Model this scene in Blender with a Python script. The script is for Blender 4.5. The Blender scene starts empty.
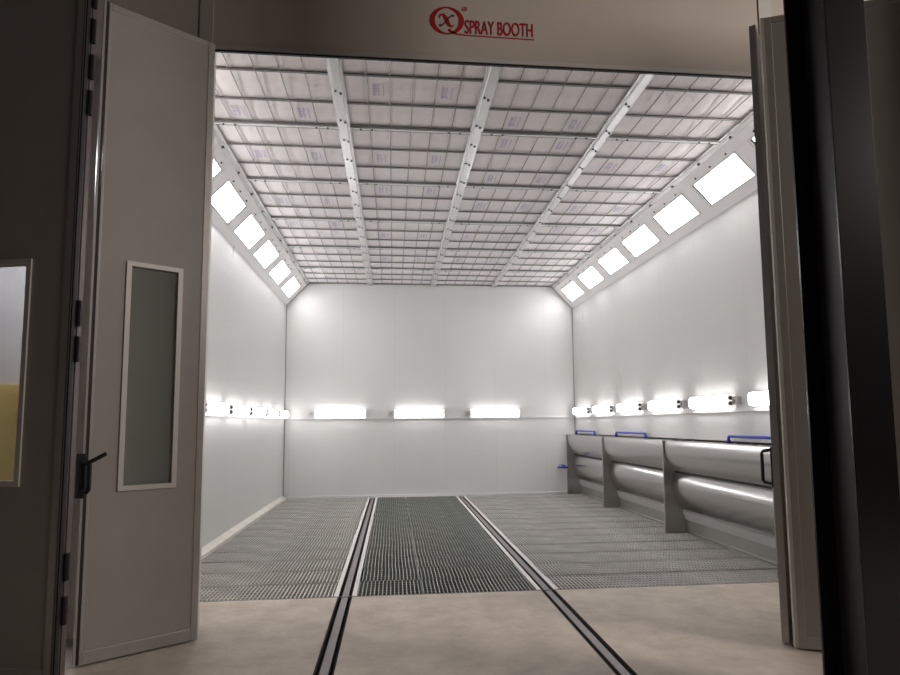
import bpy, bmesh, math, random
from mathutils import Vector, Matrix
random.seed(7)
PI = math.pi
COL = bpy.context.scene.collection

# ------------------------------------------------------------------ dimensions (metres)
XL, XR, YF, YB, H = -2.385, 4.165, 5.2, 14.0, 4.775
CH, CV = 0.48, 0.51                      # sloped light strip: width and height
YG = 6.03                                # front edge of the gratings
ZT = 1.74                                # mid rail shelf
R1A, R1B, R2A, R2B = -0.507, -0.381, 1.420, 1.546
BX = [-0.529, 0.892, 2.308]
ZH = 4.727                               # underside of the header

# ------------------------------------------------------------------ materials
def mat(name, col, rough=0.5, metal=0.0, noise=0.0, nscale=6.0, rvar=0.0, col2=None, bump=0.0, bscale=60.0,
        spec=0.5, stretch=(1, 1, 1), detail=4.0):
    m = bpy.data.materials.new(name); m.use_nodes = True
    nt = m.node_tree; b = nt.nodes['Principled BSDF']
    b.inputs['Base Color'].default_value = (*col, 1); b.inputs['Roughness'].default_value = rough
    b.inputs['Metallic'].default_value = metal; b.inputs['Specular IOR Level'].default_value = spec
    if noise or rvar or bump:
        tc = nt.nodes.new('ShaderNodeTexCoord'); mp = nt.nodes.new('ShaderNodeMapping')
        mp.inputs['Scale'].default_value = stretch
        nt.links.new(tc.outputs['Object'], mp.inputs['Vector'])
    if noise or rvar:
        n = nt.nodes.new('ShaderNodeTexNoise'); n.inputs['Scale'].default_value = nscale; n.inputs['Detail'].default_value = detail; n.inputs['Roughness'].default_value = .68 if detail > 6 else .5
        nt.links.new(mp.outputs['Vector'], n.inputs['Vector'])
    if noise:
        r = nt.nodes.new('ShaderNodeValToRGB')
        c2 = col2 or tuple(c * (1 - noise) for c in col)
        r.color_ramp.elements[0].position = 0.35; r.color_ramp.elements[0].color = (*c2, 1)
        r.color_ramp.elements[1].position = 0.65; r.color_ramp.elements[1].color = (*col, 1)
        nt.links.new(n.outputs['Fac'], r.inputs['Fac']); nt.links.new(r.outputs['Color'], b.inputs['Base Color'])
    if rvar:
        k = nt.nodes.new('ShaderNodeMapRange')
        k.inputs['From Min'].default_value = 0.3; k.inputs['From Max'].default_value = 0.7
        k.inputs['To Min'].default_value = rough - rvar; k.inputs['To Max'].default_value = rough + rvar
        nt.links.new(n.outputs['Fac'], k.inputs['Value']); nt.links.new(k.outputs['Result'], b.inputs['Roughness'])
    if bump:
        n2 = nt.nodes.new('ShaderNodeTexNoise'); n2.inputs['Scale'].default_value = bscale; n2.inputs['Detail'].default_value = 3
        bp = nt.nodes.new('ShaderNodeBump'); bp.inputs['Strength'].default_value = bump; bp.inputs['Distance'].default_value = 0.01
        nt.links.new(mp.outputs['Vector'], n2.inputs['Vector'])
        nt.links.new(n2.outputs['Fac'], bp.inputs['Height']); nt.links.new(bp.outputs['Normal'], b.inputs['Normal'])
    return m

def emit(name, col, s):
    m = bpy.data.materials.new(name); m.use_nodes = True
    b = m.node_tree.nodes['Principled BSDF']
    b.inputs['Base Color'].default_value = (0.9, 0.9, 0.9, 1)
    b.inputs['Emission Color'].default_value = (*col, 1); b.inputs['Emission Strength'].default_value = s
    return m

def wall_mat(name, axis, col, pitch=1.15):
    """white sandwich panels: narrow joints every PITCH metres along the wall, slightly uneven gloss"""
    m = mat(name, col, rough=0.33, noise=0.05, nscale=0.8, rvar=0.06, stretch=(1, 1, 0.35), spec=0.45)
    nt = m.node_tree; b = nt.nodes['Principled BSDF']
    tc = nt.nodes.new('ShaderNodeTexCoord'); sp = nt.nodes.new('ShaderNodeSeparateXYZ')
    nt.links.new(tc.outputs['Object'], sp.inputs['Vector'])
    def M(op, a, v=None, v3=None):
        q = nt.nodes.new('ShaderNodeMath'); q.operation = op
        nt.links.new(a, q.inputs[0])
        if v is not None: q.inputs[1].default_value = v
        if v3 is not None: q.inputs[2].default_value = v3
        return q.outputs[0]
    a = M('ADD', sp.outputs[axis], 50.0); a = M('MODULO', a, pitch); a = M('SUBTRACT', a, pitch / 2); a = M('ABSOLUTE', a)
    a = M('LESS_THAN', a, 0.004)
    mx = nt.nodes.new('ShaderNodeMix'); mx.data_type = 'RGBA'
    nt.links.new(a, mx.inputs['Factor'])
    src = b.inputs['Base Color'].links[0].from_socket
    nt.links.new(src, mx.inputs[6]); mx.inputs[7].default_value = (col[0] * .88, col[1] * .88, col[2] * .87, 1)
    nt.links.new(mx.outputs[2], b.inputs['Base Color'])
    return m

WALLC = (0.69, 0.685, 0.67)
M = dict(
    wall_y=wall_mat('white_panel_side', 'Y', WALLC),
    wall_x=wall_mat('white_panel_back', 'X', WALLC),
    white=mat('white_paint', (0.74, 0.73, 0.72), 0.35),
    slope=mat('white_slope_panel', (0.92, 0.90, 0.91), 0.35),
    seam=mat('grey_corner_seal', (0.20, 0.20, 0.20), 0.6),
    curb=mat('pale_curb', (0.72, 0.68, 0.62), 0.55, noise=.12, nscale=5),
    header=mat('header_paint', (0.60, 0.535, 0.48), 0.42, noise=0.05, nscale=1.5),
    leaf=mat('door_panel_paint', (0.38, 0.355, 0.33), 0.42, noise=0.05, nscale=3.0, bump=0.08, bscale=160),
    alu=mat('aluminium_profile', (0.46, 0.435, 0.415), 0.38, metal=0.35, noise=0.08, nscale=9),
    edged=mat('dull_edge_profile', (0.15, 0.125, 0.12), 0.4, metal=0.3),
    web=mat('black_paint_with_sheen', (0.045, 0.04, 0.046), 0.42),  # column web: the booth's reflection put into a lighter black
    alu2=mat('aluminium_trim_pale', (0.66, 0.63, 0.60), 0.42, metal=0.2),
    rubber=mat('black_rubber', (0.018, 0.016, 0.016), 0.6),
    black=mat('black_plastic', (0.012, 0.011, 0.012), 0.35),
    colm=mat('black_column_paint', (0.014, 0.013, 0.015), 0.24),
    concrete=mat('worn_concrete', (0.56, 0.485, 0.41), 0.7, noise=0.3, nscale=3.2, col2=(0.41, 0.35, 0.295), bump=0.25, bscale=35, detail=9),
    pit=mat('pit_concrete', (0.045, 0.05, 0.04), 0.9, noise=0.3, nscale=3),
    grate=mat('galvanised_grating', (0.32, 0.335, 0.30), 0.5, metal=0.35, noise=0.25, nscale=4.0),
    dusty=mat('dusty_grating', (0.62, 0.60, 0.565), 0.6, metal=0.2, noise=0.28, nscale=2.2),
    strip=mat('white_steel_edging', (0.74, 0.71, 0.68), 0.5, noise=.1, nscale=8),
    rail=mat('rail_steel', (0.22, 0.195, 0.19), 0.5, metal=0.2, noise=.15, nscale=7),
    groove=mat('dark_groove', (0.02, 0.017, 0.015), 0.85),
    galv=mat('galvanised_sheet', (0.80, 0.79, 0.79), 0.27, metal=0.55),
    jbar=mat('pale_joint_bar', (0.88, 0.88, 0.88), 0.3, metal=0.1),  # galvanised bar; reflected lamp light put into the pale colour
    wire=mat('grey_wire', (0.30, 0.29, 0.28), 0.4, metal=0.6),
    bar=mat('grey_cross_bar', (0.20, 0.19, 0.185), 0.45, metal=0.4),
    filt=mat('white_filter_mat', (0.93, 0.89, 0.89), 0.95, noise=.04, nscale=7, bump=.35, bscale=24),
    stamp=mat('purple_ink', (0.56, 0.51, 0.68), 0.9),
    bolt=mat('dark_bolt', (0.03, 0.028, 0.028), 0.45, metal=0.5),
    steel=mat('stainless_sheet', (0.66, 0.64, 0.63), 0.2, metal=1.0),
    lip=mat('bright_lip_sheet', (0.68, 0.66, 0.64), 0.3, metal=.25),
    steel2=mat('stainless_side_plate', (0.52, 0.50, 0.47), 0.28, metal=0.9, noise=.12, nscale=3),
    kick=mat('pale_steel_plinth', (0.46, 0.45, 0.43), 0.35, metal=0.6),
    blue=mat('blue_pipe_paint', (0.035, 0.045, 0.42), 0.35),
    lampbox=mat('lamp_housing', (0.55, 0.54, 0.54), 0.4, metal=.2),
    lampend=emit('lamp_end_cap_translucent', (1, .99, .99), 0.4),
    tubeend=mat('dark_tube_end', (0.09, 0.09, 0.09), 0.6),
    socket=mat('lamp_socket', (0.26, 0.25, 0.25), 0.5),
    glow=emit('lamp_diffuser_glow', (1.0, 0.98, 0.98), 5.6),
    glow2=emit('slope_lamp_glow', (1.0, 0.98, 0.985), 7.4),
    glow3=emit('hall_fill_glow', (0.96, 0.95, 1.0), 130.0),
    red=mat('red_vinyl', (0.42, 0.018, 0.02), 0.5),
    darkred=mat('dark_vinyl', (0.16, 0.03, 0.03), 0.5),
    hall=mat('hall_wall_paint', (0.52, 0.49, 0.52), 0.8, noise=.1, nscale=1.0),
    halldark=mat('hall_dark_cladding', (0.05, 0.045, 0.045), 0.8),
    yellow=mat('yellow_enamel', (0.70, 0.52, 0.18), 0.5),
)
g = bpy.data.materials.new('dusty_glass'); g.use_nodes = True
b = g.node_tree.nodes['Principled BSDF']
b.inputs['Base Color'].default_value = (0.86, 0.89, 0.86, 1); b.inputs['Roughness'].default_value = 0.06
b.inputs['Transmission Weight'].default_value = 0.88; b.inputs['IOR'].default_value = 1.45
M['glass'] = g

# ------------------------------------------------------------------ mesh helpers
class MB:
    def __init__(self): self.bm = bmesh.new()
    def box(self, x0, x1, y0, y1, z0, z1, T=None):
        vs = [Vector((x, y, z)) for z in (z0, z1) for y in (y0, y1) for x in (x0, x1)]
        if T: vs = [T @ v for v in vs]
        v = [self.bm.verts.new(p) for p in vs]
        for f in ((0, 2, 3, 1), (4, 5, 7, 6), (0, 1, 5, 4), (2, 6, 7, 3), (0, 4, 6, 2), (1, 3, 7, 5)):
            self.bm.faces.new([v[i] for i in f])
        return self
    def tube(self, pts, r, n=8, cap=True):
        pts = [Vector(p) for p in pts]; rings = []
        for i, p in enumerate(pts):
            d = (pts[min(i + 1, len(pts) - 1)] - pts[max(i - 1, 0)]).normalized()
            a = d.orthogonal().normalized() if i == 0 else (rings_a - d * rings_a.dot(d)).normalized()
            rings_a = a; c = d.cross(a)
            rings.append([self.bm.verts.new(p + r * (math.cos(t) * a + math.sin(t) * c)) for t in [2 * PI * k / n for k in range(n)]])
        for A, B in zip(rings, rings[1:]):
            for k in range(n): self.bm.faces.new((A[k], A[(k + 1) % n], B[(k + 1) % n], B[k]))
        if cap: self.bm.faces.new(rings[0][::-1]); self.bm.faces.new(rings[-1])
        return self
    def prism(self, prof, a0, a1, axis='y', close=True):
        """profile of (p,q) pairs swept along an axis: y -> (x=p, z=q), x -> (y=p, z=q), z -> (x=p, y=q)"""
        def P(p, q, a): return {'y': (p, a, q), 'x': (a, p, q), 'z': (p, q, a)}[axis]
        A = [self.bm.verts.new(P(p, q, a0)) for p, q in prof]; B = [self.bm.verts.new(P(p, q, a1)) for p, q in prof]
        n = len(prof)
        for k in range(n if close else n - 1): self.bm.faces.new((A[k], A[(k + 1) % n], B[(k + 1) % n], B[k]))
        if close: self.bm.faces.new(A[::-1]); self.bm.faces.new(B)
        return self
    def build(self, name, m, parent=None, bevel=0.0, smooth=False, matrix=None):
        bmesh.ops.recalc_face_normals(self.bm, faces=self.bm.faces)
        me = bpy.data.meshes.new(name); self.bm.to_mesh(me); self.bm.free()
        me.materials.append(M[m] if isinstance(m, str) else m)
        o = bpy.data.objects.new(name, me); COL.objects.link(o)
        if smooth:
            for p in me.polygons: p.use_smooth = True
            try: me.set_sharp_from_angle(angle=0.6)
            except Exception: pass
        if bevel:
            bv = o.modifiers.new('bevel', 'BEVEL'); bv.width = bevel; bv.segments = 2; bv.limit_method = 'ANGLE'
        if parent: o.parent = parent
        if matrix: o.matrix_local = matrix
        return o

def box(x0, x1, y0, y1, z0, z1, T=None): return MB().box(x0, x1, y0, y1, z0, z1, T)
def tag(o, label=None, cat=None, group=None, kind=None):
    if label: o['label'] = label
    if cat: o['category'] = cat
    if group: o['group'] = group
    if kind: o['kind'] = kind
    return o
def empty(name, loc=(0, 0, 0), rz=0.0, matrix=None):
    o = bpy.data.objects.new(name, None); COL.objects.link(o); o.empty_display_size = 0.1
    if matrix is not None: o.matrix_world = matrix
    else: o.location = loc; o.rotation_euler = (0, 0, rz)
    return o
def copy_tree(o, parent=None):
    c = o.copy(); COL.objects.link(c)
    if parent: c.parent = parent
    for ch in [x for x in ALLCH(o)]: copy_tree(ch, c)
    return c
def ALLCH(o): return [x for x in COL.objects if x.parent == o]
ORD = ['first', 'second', 'third', 'fourth', 'fifth', 'sixth', 'seventh', 'eighth', 'ninth', 'tenth', 'eleventh', 'twelfth', 'thirteenth', 'fourteenth']
def struct(name, mb, m, label, cat, **k): return tag(mb.build(name, m, **k), label, cat, kind='structure')

# ------------------------------------------------------------------ the setting: floor, walls, ceiling
fl = MB()
for a, bb in ((-9.0, R1A - .004), (R1B + .004, R2A - .004), (R2B + .004, 9.0)): fl.box(a, bb, -3.0, YG, -0.3, 0)
for a, bb in ((R1A, R1B), (R2A, R2B)): fl.box(a, bb, -3.0, YG, -0.3, -0.06)
fl.box(-9, XL - .12, YG, 12, -.3, 0); fl.box(4.62, 9, YG, 12, -.3, 0)
struct('floor', fl, 'concrete', 'worn beige concrete floor in front of the booth', 'floor')
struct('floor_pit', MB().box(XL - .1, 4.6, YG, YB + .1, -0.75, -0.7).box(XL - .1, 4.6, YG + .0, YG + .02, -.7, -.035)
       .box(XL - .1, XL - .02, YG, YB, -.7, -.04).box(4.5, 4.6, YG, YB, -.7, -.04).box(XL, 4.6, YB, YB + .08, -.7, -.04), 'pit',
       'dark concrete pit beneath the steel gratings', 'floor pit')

struct('wall_left', box(XL - .1, XL, YF, YB + .1, -.3, H - CV), 'wall_y', 'white panelled wall on the left side of the booth', 'wall')
struct('wall_right', MB().box(XR, XR + .1, YF, YB + .1, 1.30, H - CV).box(4.45, 4.55, YF, YB + .1, -.3, 1.30).box(XR, 4.55, YF, YB + .1, 1.30, 1.36)
       .box(XR, 4.5, YF, 6.18, -.02, 1.3), 'wall_y', 'white panelled wall behind the stainless steel units', 'wall')
struct('wall_back', box(XL - .1, 4.6, YB, YB + .1, -.3, H + .1), 'wall_x', 'white panelled end wall of the booth with three bar lights', 'wall')
struct('wall_upper_left', MB().prism([(XL, H - CV), (XL + CH, H), (XL + CH, H + .1), (XL - .1, H + .1), (XL - .1, H - CV)], YF, YB), 'slope',
       'sloped white panel carrying the left row of square lights', 'wall')
struct('wall_upper_right', MB().prism([(XR, H - CV), (XR - CH, H), (XR - CH, H + .1), (XR + .1, H + .1), (XR + .1, H - CV)], YF, YB), 'slope',
       'sloped white panel carrying the right row of square lights', 'wall')
struct('ceiling', box(XL - .1, XR + .1, YF, YB + .1, H + .06, H + .12), 'white', 'white slab above the ceiling filters', 'ceiling')

# corner seals, curb, mid rail
for i, (x0, x1) in enumerate(((XL, XL + .014), (XR - .014, XR))):
    struct('trim_%d' % (i + 1), box(x0, x1, YB - .014, YB - .002, 0.0 if i == 0 else 1.345, H - CV + .01), 'seam',
           'thin grey sealing strip in the %s far corner of the booth' % ('left', 'right')[i], 'trim')
for i, (sx, x0) in enumerate(((1, XL), (-1, XR))):
    struct('trim_%d' % (i + 3), MB().prism([(x0, H - CV - .012), (x0 + sx * CH, H - .012), (x0 + sx * CH, H), (x0, H - CV + .006)], YB - .012, YB - .002), 'seam',
           'thin grey sealing strip up the %s far slope' % ('left', 'right')[i], 'trim')
struct('baseboard_left', MB().prism([(XL, -.02), (XL + .095, -.02), (XL + .09, .03), (XL, .075)], YF, YB - .12), 'curb', 'pale curb along the foot of the left wall', 'baseboard')
struct('baseboard_back', box(XL + .1, 3.9, YB - .03, YB, -.02, .045), 'white', 'low white curb along the foot of the end wall', 'baseboard')
for i, bx in enumerate(((XL, XL + .035, YF, YB), (XR - .035, XR, YF, YB))):
    struct('trim_%d' % (i + 5), MB().box(*bx, ZT - .02, ZT).box(*((bx[1] - .01, bx[1]) if i == 0 else (bx[0], bx[0] + .01)), YF, YB, ZT, ZT + .012), 'white',
           'narrow white ledge beneath the bar lights on the %s wall' % ('left', 'right')[i], 'ledge')
struct('trim_7', MB().box(XL + .035, XR - .035, YB - .045, YB, ZT - .02, ZT).box(XL + .035, XR - .035, YB - .045, YB - .037, ZT, ZT + .010), 'white',
       'narrow white ledge beneath the three bar lights on the end wall', 'ledge')

# header, facade and jambs
struct('wall_front', MB().box(-2.52, 5.2, 5.10, 5.125, ZH + .03, 6.6).box(-2.52, 5.2, 5.125, YF, H + .03, 6.6).box(-2.52, -1.62, 5.10, YF, 0, ZH + .03).box(3.47, 5.2, 5.10, YF, 0, ZH + .03), 'header',
       'taupe painted front wall and header above the booth opening', 'wall')
struct('trim_8', MB().box(-1.62, -1.515, 5.09, YF + .02, 0, 6.6), 'alu2', 'pale vertical post at the left end of the header', 'trim')
struct('trim_9', MB().box(3.35, 3.47, 5.09, YF + .02, 0, 6.6), 'alu2', 'pale vertical post at the right end of the header', 'trim')
hd = struct('trim_10', MB().box(-1.515, 3.35, 5.085, 5.115, ZH + .006, ZH + .045), 'alu2', 'pale edge profile along the bottom of the header', 'trim')
MB().box(-1.515, 3.35, 5.09, 5.112, ZH - .010, ZH + .006).build('rubber_seal', 'rubber', hd)
struct('trim_11', MB().box(XL, XR, YG - .012, YG, -.05, .003), 'rail', 'dark steel edge where the concrete meets the gratings', 'trim')

# ------------------------------------------------------------------ rails in the floor
def rail(xa, xb, label):
    t = empty('floor_rail', ((xa + xb) / 2, YG, 0))
    X = lambda v: v - (xa + xb) / 2
    box(X(xa), X(xb), -9.0, YB - .08 - YG, -.055, -.045).build('groove_bed', 'groove', t)
    mid = MB(); mid.box(-.029, .029, -9.0, YB - .09 - YG, -.010, -.003); mid.build('rail_head', 'rail', t)
    box(-.026, .026, -9.0, YB - .09 - YG, -.045, -.010).build('rail_web', 'groove', t)
    e = MB(); e.box(X(xa) - .004, X(xa) + .003, -9, 0, -.05, .003); e.box(X(xb) - .003, X(xb) + .004, -9, 0, -.05, .003); e.build('edge_angle', 'groove', t)
    for s in (-1, 1):
        a = X(xa) - .042 if s < 0 else X(xb)
        box(a, a + .042, 0.0, YB - .08 - YG, -.05, -.004).build('strip_bearer', 'groove', t)
        box(a, a + .042, 0.0, YB - .08 - YG, -.004, .004).build('edging_strip', 'strip', t)['label'] = 'white painted edging strip'
    for xx in (-.02, .02): pass
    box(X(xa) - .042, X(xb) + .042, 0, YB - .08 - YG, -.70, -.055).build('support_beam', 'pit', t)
    tag(t, label, 'rail', 'rails let into the floor')
rail(R1A, R1B, 'steel floor rail nearer the open door leaf with the dark window')
rail(R2A, R2B, 'steel floor rail nearer the stainless steel units')
tag(box(R1B + .045, R2A - .045, YB - .10, YB - .05, -.04, .006).build('grating_end_strip', 'strip'), 'short white steel strip joining the far ends of both rails', 'strip')

# ------------------------------------------------------------------ steel gratings
def grating_mesh(w, d, name):
    mb = MB(); n = max(2, round(w / .0375))
    for k in range(n + 1):
        x = w * k / n; mb.box(x - .0045, x + .0045, 0, d, -.03, 0)
    nc = 6
    for k in range(nc + 1):
        y = d * k / nc
        hh = .0045 if 0 < k < nc else .005
        mb.box(0, w, max(0, y - hh), min(d, y + hh), -.026 if 0 < k < nc else -.03, -.001 if 0 < k < nc else .0005)
    return mb
secs = [('left wall strip', XL + .10, R1A - .047, 'dusty'), ('left half of the middle strip', R1B + .047, .272, 'grate'),
        ('right half of the middle strip', .281, R2A - .047, 'grate'), ('strip beside the steel units', R2B + .047, 4.33, 'dusty')]
DP = (YB - .11 - YG) / 14
for nm, x0, x1, mm in secs:
    first = None
    for k in range(14):
        if first is None:
            first = o = grating_mesh(x1 - x0 - .026, DP - (.045 if mm == 'dusty' else .018), 'floor_grating').build('floor_grating', mm)
        else:
            o = first.copy(); COL.objects.link(o)
        o.location = (x0 + .003 + random.uniform(0, .02), YG + .005 + k * DP, random.uniform(-.003, .001))
        o.rotation_euler = (random.uniform(-.002, .002), 0, random.uniform(-.0015, .0015))
        tag(o, 'galvanised floor grating, %s row from the front in the %s' % (ORD[k], nm), 'grating', 'floor gratings')
tag(box(.274, .280, YG, YB - .11, -.05, .002).build('grating_divider', 'grate'), 'thin pale steel strip splitting the middle gratings lengthwise', 'strip')
# pit support joists
for k in range(1, 14):
    pass
jo = None
for k in range(8):
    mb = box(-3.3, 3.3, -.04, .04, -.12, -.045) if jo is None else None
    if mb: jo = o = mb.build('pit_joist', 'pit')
    else: o = jo.copy(); COL.objects.link(o)
    o.location = (0.95, YG + .05 + k * DP * 2 - (.02 if k else 0), 0)
    tag(o, 'dark steel joist carrying the gratings over the pit', 'joist', 'joists under the gratings')

# ------------------------------------------------------------------ ceiling filters
YS = [4.93, 6.46, 7.99, 9.52, 11.05, 12.56, YB]
edges = [XL + CH, *BX, XR - CH]
colname = ['beside the left slope', 'left of the middle beam', 'right of the middle beam', 'beside the right slope']
stamps = {(1, 0): [1], (1, 1): [1], (1, 2): [0], (2, 0): [2], (2, 1): [0, 2], (2, 2): [1], (0, 0): [2], (0, 1): [1], (0, 2): [1], (3, 1): [1], (3, 2): [1], (1, 3): [1], (2, 3): [1], (3, 3): [0], (0, 3): [0], (1, 4): [1], (2, 4): [1]}
BZ = H - .006
for r in range(6):
    for c in range(4):
        x0, x1 = edges[c] + (.055 if c else .0), edges[c + 1] - (.055 if c < 3 else 0)
        y0, y1 = max(YS[r], YF - .07), YS[r + 1]
        L = y1 - YS[r]; cx, cy = (x0 + x1) / 2, (y0 + y1) / 2
        t = empty('ceiling_filter', (cx, cy, H)); w2, l2 = (x1 - x0) / 2, (y1 - y0) / 2
        tag(t, 'white wire-gridded ceiling filter, %s row from the opening, %s' % (ORD[r], colname[c]), 'filter', 'ceiling filters')
        # slightly pillowed mat
        bm = bmesh.new(); nx, ny = 18, 12; V = {}
        for i in range(nx + 1):
            for j in range(ny + 1):
                u, v = i / nx, j / ny; sag = -.012 * abs(math.sin(u * 6 * PI)) ** .6 * abs(math.sin(v * 3 * PI)) ** .6
                V[i, j] = bm.verts.new((-w2 + 2 * w2 * u, -l2 + 2 * l2 * v, .022 + sag + random.uniform(-.0015, .0015)))
        for i in range(nx):
            for j in range(ny): bm.faces.new((V[i, j], V[i, j + 1], V[i + 1, j + 1], V[i + 1, j]))
        me = bpy.data.meshes.new('filter_mat'); bm.to_mesh(me); bm.free(); me.materials.append(M['filt'])
        for p in me.polygons: p.use_smooth = True
        fm = bpy.data.objects.new('filter_mat', me); COL.objects.link(fm); fm.parent = t
        # six-column wire grid
        wr = MB()
        for k in range(0, 7):
            x = -w2 + 2 * w2 * k / 6
            wr.tube([(x, -l2, 0), (x, l2, 0)], .0065, 6)
        wr.build('grid_wires', 'wire', t)
        for k in range(3):
            y = YS[r] + L * (k + 1) / 3 - cy
            if k == 2: y -= .035
            y2 = y
            box(-w2, w2, y2 - .013, y2 + .013, -.010, .006).build('cross_bar', 'bar', t)
        if r < 5:
            bo = box(-w2, w2, l2 - .018, l2 + .016, -.020, -.006).build('joint_bar', 'jbar', t)
            box(-w2, w2, l2 + .016, l2 + .025, -.022, -.002).build('joint_shadow_line', 'bar', bo)  # dark strip drawn as the shadow line beside the joint bar
            for x in (-w2 + .12, -w2 + .24, w2 - .24, w2 - .12):
                MB().tube([(x, l2 + .0, -.020), (x, l2 + .0, -.031)], .011, 6).build('joint_bolt', 'bolt', bo)
        for k in stamps.get((c, r), []):
            ya = YS[r] + L * (k + .32) / 3 - cy; yb = YS[r] + L * (k + .74) / 3 - cy
            for q in (1, 4):
                xa = -w2 + 2 * w2 * (q + .5) / 6
                s = MB()
                # worn ink: a stamped block of short dashes and two side rules, not legible
                for a in range(7):
                    yy = ya + (yb - ya) * a / 7
                    wv = random.uniform(.018, .04)
                    s.box(xa - .055, xa - .055 + wv, yy, yy + (yb - ya) * .085, .0065, .0075)
                    s.box(xa - .012, xa - .012 + random.uniform(.01, .025), yy, yy + (yb - ya) * .085, .0065, .0075)
                s.box(xa + .042, xa + .050, ya, yb, .0065, .0075)
                s.build('ink_stamp', 'stamp', t)

# longitudinal beams
for i, x in enumerate(BX):
    t = empty('ceiling_beam', (x, YF, H))
    tag(t, 'galvanised ceiling beam studded with bolts, %s' % ('nearest the left slope', 'middle one of three', 'nearest the right slope')[i], 'beam', 'ceiling beams')
    MB().prism([(-.068, -.006), (-.068, -.012), (-.040, -.014), (-.034, -.034), (.034, -.034), (.040, -.014), (.068, -.012), (.068, -.006), (.036, .02), (-.036, .02)], -.07, YB - YF - .002).build('beam_channel', 'galv', t)
    k = 0
    for r in range(6):
        for j in range(3):
            y = YS[r] + (YS[r + 1] - YS[r]) * (j + (.5 if j != 2 else .62)) / 3 - YF
            if y < .05: continue
            for s in (-1, 1):
                MB().tube([(s * .022, y + s * .022, -.033), (s * .022, y + s * .022, -.046)], .012, 6).build('bolt', 'bolt', t)
# edge angles along both slopes
for i, (x, s) in enumerate(((XL + CH, 1), (XR - CH, -1))):
    t = empty('ceiling_edge_angle', (x, YF, H))
    tag(t, 'bolted galvanised angle where the ceiling meets the %s slope' % ('left', 'right')[i], 'angle')
    MB().prism([(s * -.01, -.012), (s * .028, -.012), (s * .028, -.006), (s * -.004, -.006), (s * -.04, -.05), (s * -.046, -.046)], 0, YB - YF - .002).build('angle_profile', 'galv', t)
    for k in range(12):
        y = .35 + k * .72
        MB().tube([(s * -.028, y, -.03), (s * -.014, y, -.048)], .013, 6).build('bolt', 'bolt', t)

# ------------------------------------------------------------------ lights on the slopes
SL = math.hypot(CH, CV)
def slope_light(side, y0, y1, idx):
    s = 1 if side == 'left' else -1
    o0 = Vector((XL if s > 0 else XR, y0, H - CV)); tdir = Vector((s * CH, 0, CV)).normalized(); n = Vector((s * CV, 0, -CH)).normalized()
    yv = Vector((0, 1, 0)); xdir = yv if s < 0 else yv
    m = Matrix(((yv.x, tdir.x, n.x, o0.x), (yv.y, tdir.y, n.y, o0.y), (yv.z, tdir.z, n.z, o0.z), (0, 0, 0, 1)))
    t = empty('slope_light', matrix=m)
    L = y1 - y0; a, b_ = .155, .49
    f = MB()
    f.box(-.02, L + .07, a - .022, a, .0, .008).box(-.02, L + .07, b_, b_ + .022, .0, .008).box(-.02, 0, a, b_, 0, .008).box(L + .038, L + .07, a, b_, 0, .008)
    f.build('light_frame', 'white', t)
    box(0, L, a, b_, .001, .004).build('diffuser', 'glow2', t)
    box(L, L + .038, a, b_, .000, .001).build('end_gap', 'tubeend', t)
    for k in range(3):
        ya = a + (b_ - a) * (.3 + .25 * k)
        MB().prism([(L - .12, ya), (L - .055, ya - .02), (L - .055, ya + .02)], .004, .010, 'z').build('tube_socket', 'lampbox', t)
    for k in range(3):
        x = L * (.12 + .38 * k)
        MB().tube([(x, b_ + .055, 0), (x, b_ + .055, .012)], .011, 6).build('bolt', 'bolt', t)
    tag(t, 'square light glowing in the %s slope, %s from the opening' % (side, ORD[idx]), 'ceiling light', 'lights in the %s slope' % side)
for side in ('left', 'right'):
    for k, (a, bb) in enumerate([(5.25, 6.05), (6.40, 7.35), (7.69, 8.59), (8.94, 9.87), (10.2, 11.1), (11.47, 12.36), (12.74, 13.64)]):
        slope_light(side, a, bb, k)

# ------------------------------------------------------------------ bar lights on the mid rail
def bar_light(L):
    """local: x along the light, -y towards the room, origin at the wall foot of the light"""
    t = empty('bar_light')
    box(0, L, -.045, 0, .012, .157).build('housing', 'lampbox', t)
    MB().prism([(-.045, .004), (-.095, .014), (-.108, .045), (-.108, .115), (-.095, .148), (-.045, .16)], .014, L - .014, 'x').build('diffuser', 'glow', t)
    for x0, x1 in ((0, .014), (L - .014, L)):
        cap = MB().prism([(0, .002), (-.05, .0), (-.10, .010), (-.113, .045), (-.113, .117), (-.10, .154), (-.05, .164), (0, .162)], x0, x1, 'x').build('end_cap', 'lampend', t, bevel=.003)
        for z in (.048, .114):
            xa = x0 - .008 if x0 == 0 else x1
            MB().tube([(xa, -.068, z), (xa + .008, -.068, z)], .026, 12).build('tube_end', 'tubeend', cap)
    br = box(-.125, -.002, -.05, 0, .03, .13).build('cable_box', 'lampbox', t, bevel=.004)
    MB().tube([(-.065, -.05, .08), (-.065, -.062, .08)], .018, 8).build('cable_gland', 'socket', br)
    return t
proto = bar_light(1.12)
def put_light(first, x, y, z, rz, label, group, flip=False):
    o = proto if first else copy_tree(proto)
    o.location = (x, y, z); o.rotation_euler = (0, 0, rz)
    tag(o, label, 'wall light', group)
    return o
BL = [('left', -1.725), ('middle', .015), ('right', 1.735)]
for i, (nm, x) in enumerate(BL):
    put_light(i == 0, x, YB - .001, ZT + .014, 0, 'white bar light on the end wall, %s one of three' % nm, 'bar lights on the end wall')
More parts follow.
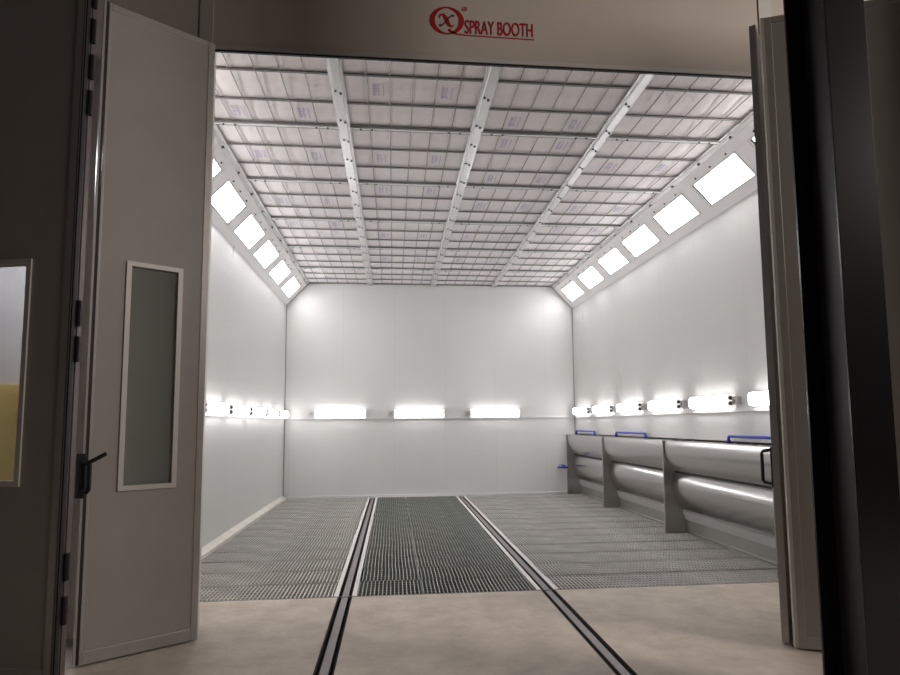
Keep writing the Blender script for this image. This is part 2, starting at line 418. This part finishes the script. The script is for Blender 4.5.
for i, y in enumerate((5.70, 7.14, 8.53, 9.95, 11.33, 12.72)):
    put_light(False, XR - .001, y + 0.0, ZT + .012, 0, 'x', 'bar lights on the right wall')
    o = [q for q in COL.objects if q.name.startswith('bar_light')][-1]
    # facing -x: local x -> +y
    o.rotation_euler = (0, 0, 0)
    o.matrix_world = Matrix(((0, 1, 0, XR - .001), (.89, 0, 0, y + .07), (0, 0, 1, ZT + .036), (0, 0, 0, 1)))
    tag(o, 'white bar light on the right wall above the steel units, %s from the opening' % ORD[i], 'wall light', 'bar lights on the right wall')
for i, y in enumerate((5.35, 6.60, 7.84, 9.08, 10.33, 11.57, 12.80)):
    o = copy_tree(proto)
    o.matrix_world = Matrix(((0, -1, 0, XL + .001), (.90, 0, 0, y + .10), (0, 0, 1, ZT + .002), (0, 0, 0, 1)))
    tag(o, 'white bar light on the left wall, %s from the opening' % ORD[i], 'wall light', 'bar lights on the left wall')

# ------------------------------------------------------------------ stainless extraction units
def arc(pts, n=8):
    """smooth curve through control points (Catmull-Rom)"""
    P = [Vector(p) for p in pts]; P = [2 * P[0] - P[1]] + P + [2 * P[-1] - P[-2]]; out = []
    for i in range(1, len(P) - 2):
        for k in range(n):
            s = k / n; a, b_, c, d = P[i - 1], P[i], P[i + 1], P[i + 2]
            out.append(.5 * ((2 * b_) + (-a + c) * s + (2 * a - 5 * b_ + 4 * c - d) * s * s + (-a + 3 * b_ - 3 * c + d) * s ** 3))
    out.append(P[-2]); return [(v.x, v.y) for v in out]
def unit(y0, y1, label):
    t = empty('extraction_unit', (3.95, y0, 0)); L = y1 - y0
    UH = 1.335
    pl = MB().box(0, .42, -.012, .012, 0, UH).box(-.003, .012, -.016, .016, 0, UH)
    pl.build('side_plate', 'steel2', t)
    if y1 > 13.9: MB().box(0, .42, L - .03, L - .006, 0, UH).build('side_plate', 'steel2', t)
    a = .014; bb = L - .018
    up = arc([(.020, UH - .008), (.014, UH - .10), (.024, UH - .22), (.055, UH - .33), (.110, UH - .435)], 8)
    MB().prism(up + [(.35, UH - .435), (.35, UH - .008)], a, bb).build('upper_hood', 'steel', t, smooth=True)
    lo = arc([(.165, .872), (.125, .80), (.105, .69), (.125, .55), (.180, .42), (.265, .315)], 8)
    MB().prism(lo + [(.36, .315), (.36, .872)], a, bb).build('lower_drum', 'steel', t, smooth=True)
    box(.155, .36, a, bb, .872, .90).build('slot', 'rubber', t)
    MB().prism([(.245, .312), (.255, .30), (.300, .185), (.36, .185), (.36, .312)], a, bb).build('lip', 'lip', t)
    MB().prism([(.318, .185), (.318, .03), (.29, .02), (.29, .0), (.36, 0), (.36, .185)], a, bb).build('plinth', 'kick', t)
    box(.0, .40, a, bb, UH - .012, UH).build('top_plate', 'steel2', t) if False else box(.014, .40, a, bb, UH - .007, UH + .002).build('top_plate', 'steel2', t)
    tag(t, label, 'extraction unit', 'stainless steel units along the right wall')
    return t
unit(6.20, 8.86, 'stainless steel extraction unit nearest the opening, with two rounded hoods')
unit(8.86, 11.53, 'stainless steel extraction unit between the other two, with two rounded hoods')
unit(11.53, YB - .01, 'stainless steel extraction unit in the far corner against the end wall')

def blue_pipe(y0, y1, label):
    t = empty('blue_pipe', (4.09, y0, 1.3375)); L = y1 - y0; r = .025
    pts = [(0, 0, 0), (0, 0, .055)] + [(0, .03 - .03 * math.cos(a), .055 + .03 * math.sin(a)) for a in (.4, .8, 1.2, PI / 2)]
    pts += [(0, L - .03 + .03 * math.sin(a), .055 + .03 * math.cos(a)) for a in (0, .4, .8, 1.2, PI / 2)] + [(0, L, 0)]
    MB().tube(pts, .018, 10).build('pipe', 'blue', t, smooth=True)
    for y in (0, L): MB().tube([(0, y, .0), (0, y, .045)], .027, 12).build('pipe_collar', 'blue', t, smooth=True)
    tag(t, label, 'pipe', 'blue pipes on the steel units')
blue_pipe(12.40, 13.66, 'blue pipe loop on the steel unit in the far corner')
blue_pipe(9.81, 11.15, 'blue pipe loop on the second steel unit from the opening')
blue_pipe(5.95 + .35, 7.28, 'blue pipe loop on the steel unit nearest the opening')
t = empty('blue_valve', (3.95, 13.9, .60))
MB().tube([(-.06, .098, 0), (-.06, .0985, 0)], .04, 12).build('wall_flange', 'blue', t)
MB().tube([(-.06, .098, 0), (-.06, .02, 0)], .018, 10).build('wall_stub', 'blue', t)
MB().tube([(-.003, 0, 0), (-.24, 0, 0)], .02, 10).build('pipe', 'blue', t, smooth=True)
MB().tube([(-.14, 0, .0), (-.14, 0, .05)], .012, 8).build('valve_stem', 'blue', t)
box(-.21, -.09, -.012, .012, .045, .06).build('valve_handle', 'blue', t)
tag(t, 'small blue valve stub low at the far end of the steel units', 'valve')
# small clips on top of the nearest unit
o = None
for k, (y, w) in enumerate(((6.92, .07), (6.80, .05), (6.62, .04), (8.2, .5))):
    tag(MB().box(4.02, 4.07, y, y + w, 1.34, 1.352).build('cable_clip', 'bolt', bevel=.003), ('small dark clip on top of the nearest steel unit beside the blue pipe',) [0] if k < 3 else
        'long dark seam strip on top of the nearest steel unit', 'clip', 'clips beside the blue pipe' if k < 3 else None)

# ------------------------------------------------------------------ folding door leaves
LZ = 4.70
def door_leaf(name, p0, p1, win, label, handle=None, hinge_at=None, face=1, panel='leaf'):
    """leaf from p0 to p1 (ground points); local x along the leaf, local -y is the face turned to the viewer"""
    p0, p1 = Vector((*p0, 0)), Vector((*p1, 0)); d = (p1 - p0); W = d.length; ang = math.atan2(d.y, d.x)
    t = empty(name, p0, ang); T = .05
    w0, w1, z0, z1 = win
    pn = MB()
    fr = .05; zb = .012 if name != 'door_2' else .002; fr0 = .018 if name == 'door_1' else fr
    pn.box(fr0, w0, -T / 2 + .004, T / 2 - .004, zb + .085, LZ - fr).box(w1, W - fr, -T / 2 + .004, T / 2 - .004, zb + .085, LZ - fr)
    pn.box(w0, w1, -T / 2 + .004, T / 2 - .004, zb + .085, z0).box(w0, w1, -T / 2 + .004, T / 2 - .004, z1, LZ - fr)
    pn.build('panel', panel, t)
    f = MB(); f.box(0, fr0, -T / 2, T / 2, zb, LZ).box(W - fr, W, -T / 2, T / 2, zb, LZ).box(fr0, W - fr, -T / 2, T / 2, LZ - fr, LZ).box(fr0, W - fr, -T / 2, T / 2, zb, zb + .085)
    f.build('frame', 'alu', t, bevel=.003)
    wf = MB(); b_ = .028
    for ys in ((-T / 2 - .008, -T / 2 + .012), (T / 2 - .012, T / 2 + .008)):
        wf.box(w0 - .006, w0 + b_, *ys, z0 - .006, z1 + .006).box(w1 - b_, w1 + .006, *ys, z0 - .006, z1 + .006)
        wf.box(w0 + b_, w1 - b_, *ys, z0 - .006, z0 + b_).box(w0 + b_, w1 - b_, *ys, z1 - b_, z1 + .006)
    wfo = wf.build('window_frame', 'alu2', t)
    box(w0 + .004, w1 - .004, -.004, .004, z0 + .004, z1 - .004).build('glass', 'glass', wfo)
    tag(t, label, 'door', kind='structure')
    return t, W, ang

d1, W1, a1 = door_leaf('door_1', (-2.095, 4.537), (-1.467, 4.984), (.195, .575, 1.15, 2.79), 'open grey door leaf with a tall dark window, beside the left edge of the opening')
# edge profile, seal and hinge knuckles at the folding joint
MB().box(-.020, -.004, -.03, .03, .02, LZ).build('edge_seal', 'rubber', d1)
hp = MB().box(-.036, -.022, -.045, -.012, .02, LZ).build('edge_profile', 'alu', d1)
def handle(parent, pos, rot=0.0, lever=True, sgn=1):
    h = empty('door_handle', pos); h.parent = parent; h.rotation_euler = (0, 0, rot)
    box(-.028, .028, -.035, .0, -.15, .15).build('back_plate', 'black', h, bevel=.004)
    MB().tube([(0, -.03, -.105), (sgn * .035, -.075, -.105), (sgn * .04, -.085, -.09), (sgn * .04, -.085, .075), (sgn * .035, -.075, .09), (0, -.03, .10)], .014, 8).build('grip', 'black', h)
    if lever: MB().tube([(sgn * .035, -.08, .09), (sgn * .08, -.09, .115), (sgn * .135, -.095, .148)], .014, 8).build('lever', 'black', h)
    return h
handle(d1, (-.045, -.03, 1.265))
d2, W2, a2 = door_leaf('door_2', (-3.31, 4.56), (-2.115, 4.27), (.50, .935, 1.22, 2.71), 'unlit door leaf with a bright grimy window, folded against the left door leaf')
ed = MB().box(W2 + .002, W2 + .012, -.025, .075, .0, LZ).box(W2 + .012, W2 + .020, .035, .075, 0, LZ).build('edge_profile', 'edged', d2)
MB().box(W2 + .014, W2 + .024, -.02, .01, .0, LZ).build('edge_seal', 'rubber', d2)
for z in (.35, .62, 2.02, 2.26, 3.72, 3.98, 4.24, 4.50):
    MB().tube([(W2 + .032, .03, z), (W2 + .032, .03, z + .17)], .019, 10).build('hinge', 'black', ed)

d3, W3, a3 = door_leaf('door_3', (2.825, 4.38), (3.345, 5.0), (.22, .62, 1.15, 2.79), 'grey door leaf seen edge on with a black pull handle, beside the steel units')
MB().box(-.018, -.004, -.02, .02, .02, LZ).build('edge_seal', 'rubber', d3)
MB().box(-.040, -.020, -.024, .024, .02, LZ).build('edge_profile', 'alu', d3)
hh = empty('door_handle', (-.005, .0, 1.265)); hh.parent = d3
box(-.030, .022, .024, .036, -.15, .15).build('back_plate', 'black', hh, bevel=.003)
MB().tube([(0, .03, -.125), (-.005, .085, -.115), (-.005, .095, -.10), (-.005, .095, .10), (-.005, .085, .115), (0, .03, .125)], .013, 8).build('grip', 'black', hh)
d4, W4, a4 = door_leaf('door_4', (2.845, 4.275), (3.77, 3.91), (.22, .60, 1.15, 2.79), 'grey door leaf folded back behind the black column')
MB().box(-.026, -.002, -.028, .022, .02, LZ).build('edge_profile', 'alu2', d4)

# ------------------------------------------------------------------ black steel column
t = empty('steel_column', (2.645, 3.2, 0))
tag(t, 'black painted steel column in front of the right door leaves', 'column')
box(-.127, .127, 0, .018, 0, 6.6).build('front_flange', 'colm', t, bevel=.003)
box(-.127, .127, .350, .368, 0, 6.6).build('rear_flange', 'colm', t, bevel=.003)
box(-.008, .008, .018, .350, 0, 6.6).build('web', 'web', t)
box(-.19, .19, -.06, .43, 0, .02).build('base_plate', 'colm', t)

# ------------------------------------------------------------------ logo on the header
lg = empty('header_logo', (.31, 5.098, 4.98))
tag(lg, 'red printed emblem and lettering on the header above the opening', 'logo')
def ring(cx, cz, rx, rz, wx, wz, m=48, y0=-.002, y1=0):
    mb = MB(); A = []
    for k in range(m):
        a = 2 * PI * k / m; c, s = math.cos(a), math.sin(a)
        A.append([mb.bm.verts.new((cx + (rx - e * (wx * abs(c) ** 1.2 + wz * (1 - abs(c) ** 1.2))) * c, y, cz + (rz - e * (wx * abs(c) ** 1.2 + wz * (1 - abs(c) ** 1.2))) * s)) for y in (y0, y1) for e in (0, 1)])
    for k in range(m):
        P, Q = A[k], A[(k + 1) % m]
        for i, j in ((0, 1), (1, 3), (3, 2), (2, 0)): mb.bm.faces.new((P[i], P[j], Q[j], Q[i]))
    return mb
ring(.150, .130, .150, .128, .042, .012).build('emblem_ring', 'red', lg)
def stroke(mb, pts, ws):
    """flat ribbon in the header plane with a width per point"""
    P = [Vector((p[0], 0, p[1])) for p in pts]; F = []
    for i, p in enumerate(P):
        d = (P[min(i + 1, len(P) - 1)] - P[max(i - 1, 0)]).normalized(); n = Vector((-d.z, 0, d.x)) * ws[i] / 2
        F.append([mb.bm.verts.new(q) for q in (p + n + Vector((0, -.002, 0)), p - n + Vector((0, -.002, 0)), p - n, p + n)])
    for A, B in zip(F, F[1:]):
        for k in range(4): mb.bm.faces.new((A[k], A[(k + 1) % 4], B[(k + 1) % 4], B[k]))
    mb.bm.faces.new(F[0]); mb.bm.faces.new(F[-1][::-1])
    return mb
x = MB()
stroke(x, [(.085, .150), (.090, .178), (.115, .186), (.135, .165), (.155, .120), (.172, .085), (.195, .078), (.212, .092)], [.008, .016, .022, .030, .034, .026, .018, .006])
x.build('emblem_letter', 'red', lg)
x = MB()
stroke(x, [(.212, .172), (.200, .182), (.180, .170), (.150, .135), (.120, .095), (.100, .080), (.085, .088)], [.022, .016, .010, .009, .010, .016, .024])
x.build('emblem_letter', 'darkred', lg)
x = MB()
stroke(x, [(.165, .050), (.200, .022), (.250, .008), (.32, .003), (.60, .0), (.925, -.004)], [.022, .020, .012, .009, .009, .009])
x.build('underline', 'red', lg)
def text(body, xx, zz, size, sx, parent, name, off=0.0):
    cu = bpy.data.curves.new(name, 'FONT'); cu.body = body; cu.size = size; cu.extrude = .001; cu.offset = off
    o = bpy.data.objects.new(name, cu); COL.objects.link(o); bpy.context.view_layer.update()
    me = bpy.data.meshes.new_from_object(o.evaluated_get(bpy.context.evaluated_depsgraph_get()))
    bpy.data.objects.remove(o); me.materials.clear(); me.materials.append(M['red'])
    q = bpy.data.objects.new(name, me); COL.objects.link(q); q.parent = parent
    xs = [v.co.x for v in me.vertices]; w = max(xs) - min(xs)
    q.location = (xx, -.001, zz); q.rotation_euler = (PI / 2, 0, 0); q.scale = (sx / w, 1, 1)
    return q
text('SPRAY BOOTH', .305, .022, .178, .605, lg, 'lettering', .0015)
text('R', .299, .237, .030, .012, lg, 'registered_letter')
ring(.305, .247, .021, .021, .004, .004, 20).build('registered_ring', 'red', lg)

# ------------------------------------------------------------------ hall around the booth
struct('wall_hall_left', box(-9, -2.7, 10.0, 10.1, 0, 6.6), 'hall', 'pale hall wall glimpsed through the grimy door window', 'wall')
struct('wall_hall_side', box(-9.1, -9, -3, 10, 0, 6.6), 'halldark', 'unlit side wall of the hall', 'wall')
struct('wall_hall_right', box(9, 9.1, -3, 12, 0, 6.6), 'halldark', 'unlit opposite side wall of the hall', 'wall')
struct('wall_hall_behind', box(-9, 9, -3.1, -3, 0, 6.6), 'halldark', 'unlit hall wall facing the booth', 'wall')
struct('wall_booth_outside', box(XL - .16, XL - .105, YF, YB, 0, 5.4), 'halldark', 'outer cladding of the booth side', 'wall')
struct('ceiling_hall', box(-9, 9, -3, 12, 6.6, 6.7), 'halldark', 'dark roof of the hall', 'ceiling')
t = empty('yellow_cabinet', (-5.55, 9.2, 0))
tag(t, 'yellow enamel cabinet seen low through the grimy door window', 'cabinet')
box(-.5, .42, 0, .6, .1, 2.2).build('cabinet_body', 'yellow', t, bevel=.02)
box(-.45, .37, -.02, 0, .2, 2.1).build('cabinet_door', 'yellow', t, bevel=.006)
box(-.5, .42, .02, .58, 0, .1).build('cabinet_plinth', 'halldark', t)
for k, xx in enumerate((-5.25, -4.75)):
    o = box(-.07, .07, -.07, .07, 0, 6.5).build('hall_post', 'white'); o.location = (xx, 9.9, 0)
    tag(o, 'pale post behind the yellow cabinet' if k == 0 else 'pale post standing clear of the yellow cabinet', 'post')
t = empty('hall_fill_tube', (-5.3, 8.3, 5.4))  # added lamp, out of view, to brighten what shows through the door window
box(-.9, .9, -.06, .06, 0, .05).build('housing', 'white', t)
box(-.88, .88, -.05, .05, -.03, 0).build('tube', 'glow3', t)
MB().tube([(-.7, 0, .05), (-.7, 0, 1.2)], .008, 6).build('hanger', 'rubber', t); MB().tube([(.7, 0, .05), (.7, 0, 1.2)], .008, 6).build('hanger', 'rubber', t)
tag(t, 'added unseen tube light brightening the view through the grimy door window', 'light')

def area(name, loc, target, size, energy, col):
    l = bpy.data.lights.new(name, 'AREA'); l.shape = 'RECTANGLE'; l.size = size[0]; l.size_y = size[1]; l.energy = energy; l.color = col
    o = bpy.data.objects.new(name, l); COL.objects.link(o); o.location = loc
    o.rotation_euler = (Vector(target) - Vector(loc)).to_track_quat('-Z', 'Y').to_euler()
    return o
area('hall_fill_lamp', (8.4, 0.6, 5.8), (0.3, 5.1, 3.6), (1.4, 1.4), 195, (1.0, .90, .82))  # added fill light out of frame, brightens the header and door leaves

struct('wall_hall_blocker', box(4.3, 5.8, 3.35, 3.5, 0, 5.2), 'halldark', 'added unseen partition shading the right door leaf', 'wall')  # added out of frame to keep the fill light off the right leaf
# ------------------------------------------------------------------ world, camera, exposure
w = bpy.data.worlds.new('hall_air'); bpy.context.scene.world = w; w.use_nodes = True
w.node_tree.nodes['Background'].inputs[0].default_value = (.9, .8, .8, 1); w.node_tree.nodes['Background'].inputs[1].default_value = .02
ya, pi_, ro = 0.0998, 0.0931, -0.0070
cy, sy, cp, sp = math.cos(ya), math.sin(ya), math.cos(pi_), math.sin(pi_)
fw = Vector((sy * cp, cy * cp, sp)); rt = Vector((cy, -sy, 0)); up = rt.cross(fw)
r2 = rt * math.cos(ro) + up * math.sin(ro); u2 = up * math.cos(ro) - rt * math.sin(ro)
cam = bpy.data.cameras.new('camera'); co = bpy.data.objects.new('camera', cam); COL.objects.link(co)
cam.sensor_width = 36; cam.lens = 620 * 36 / 900; cam.shift_x = (450 - 455.24) / 900; cam.shift_y = (365.71 - 337.5) / 900
cam.clip_start = .05
co.matrix_world = Matrix(((r2.x, u2.x, -fw.x, 0), (r2.y, u2.y, -fw.y, 0), (r2.z, u2.z, -fw.z, 1.6), (0, 0, 0, 1)))
sc = bpy.context.scene; sc.camera = co
sc.view_settings.view_transform = 'Standard'; sc.view_settings.look = 'None'; sc.view_settings.gamma = 1
sc.view_settings.use_curve_mapping = False; sc.view_settings.exposure = 0.82
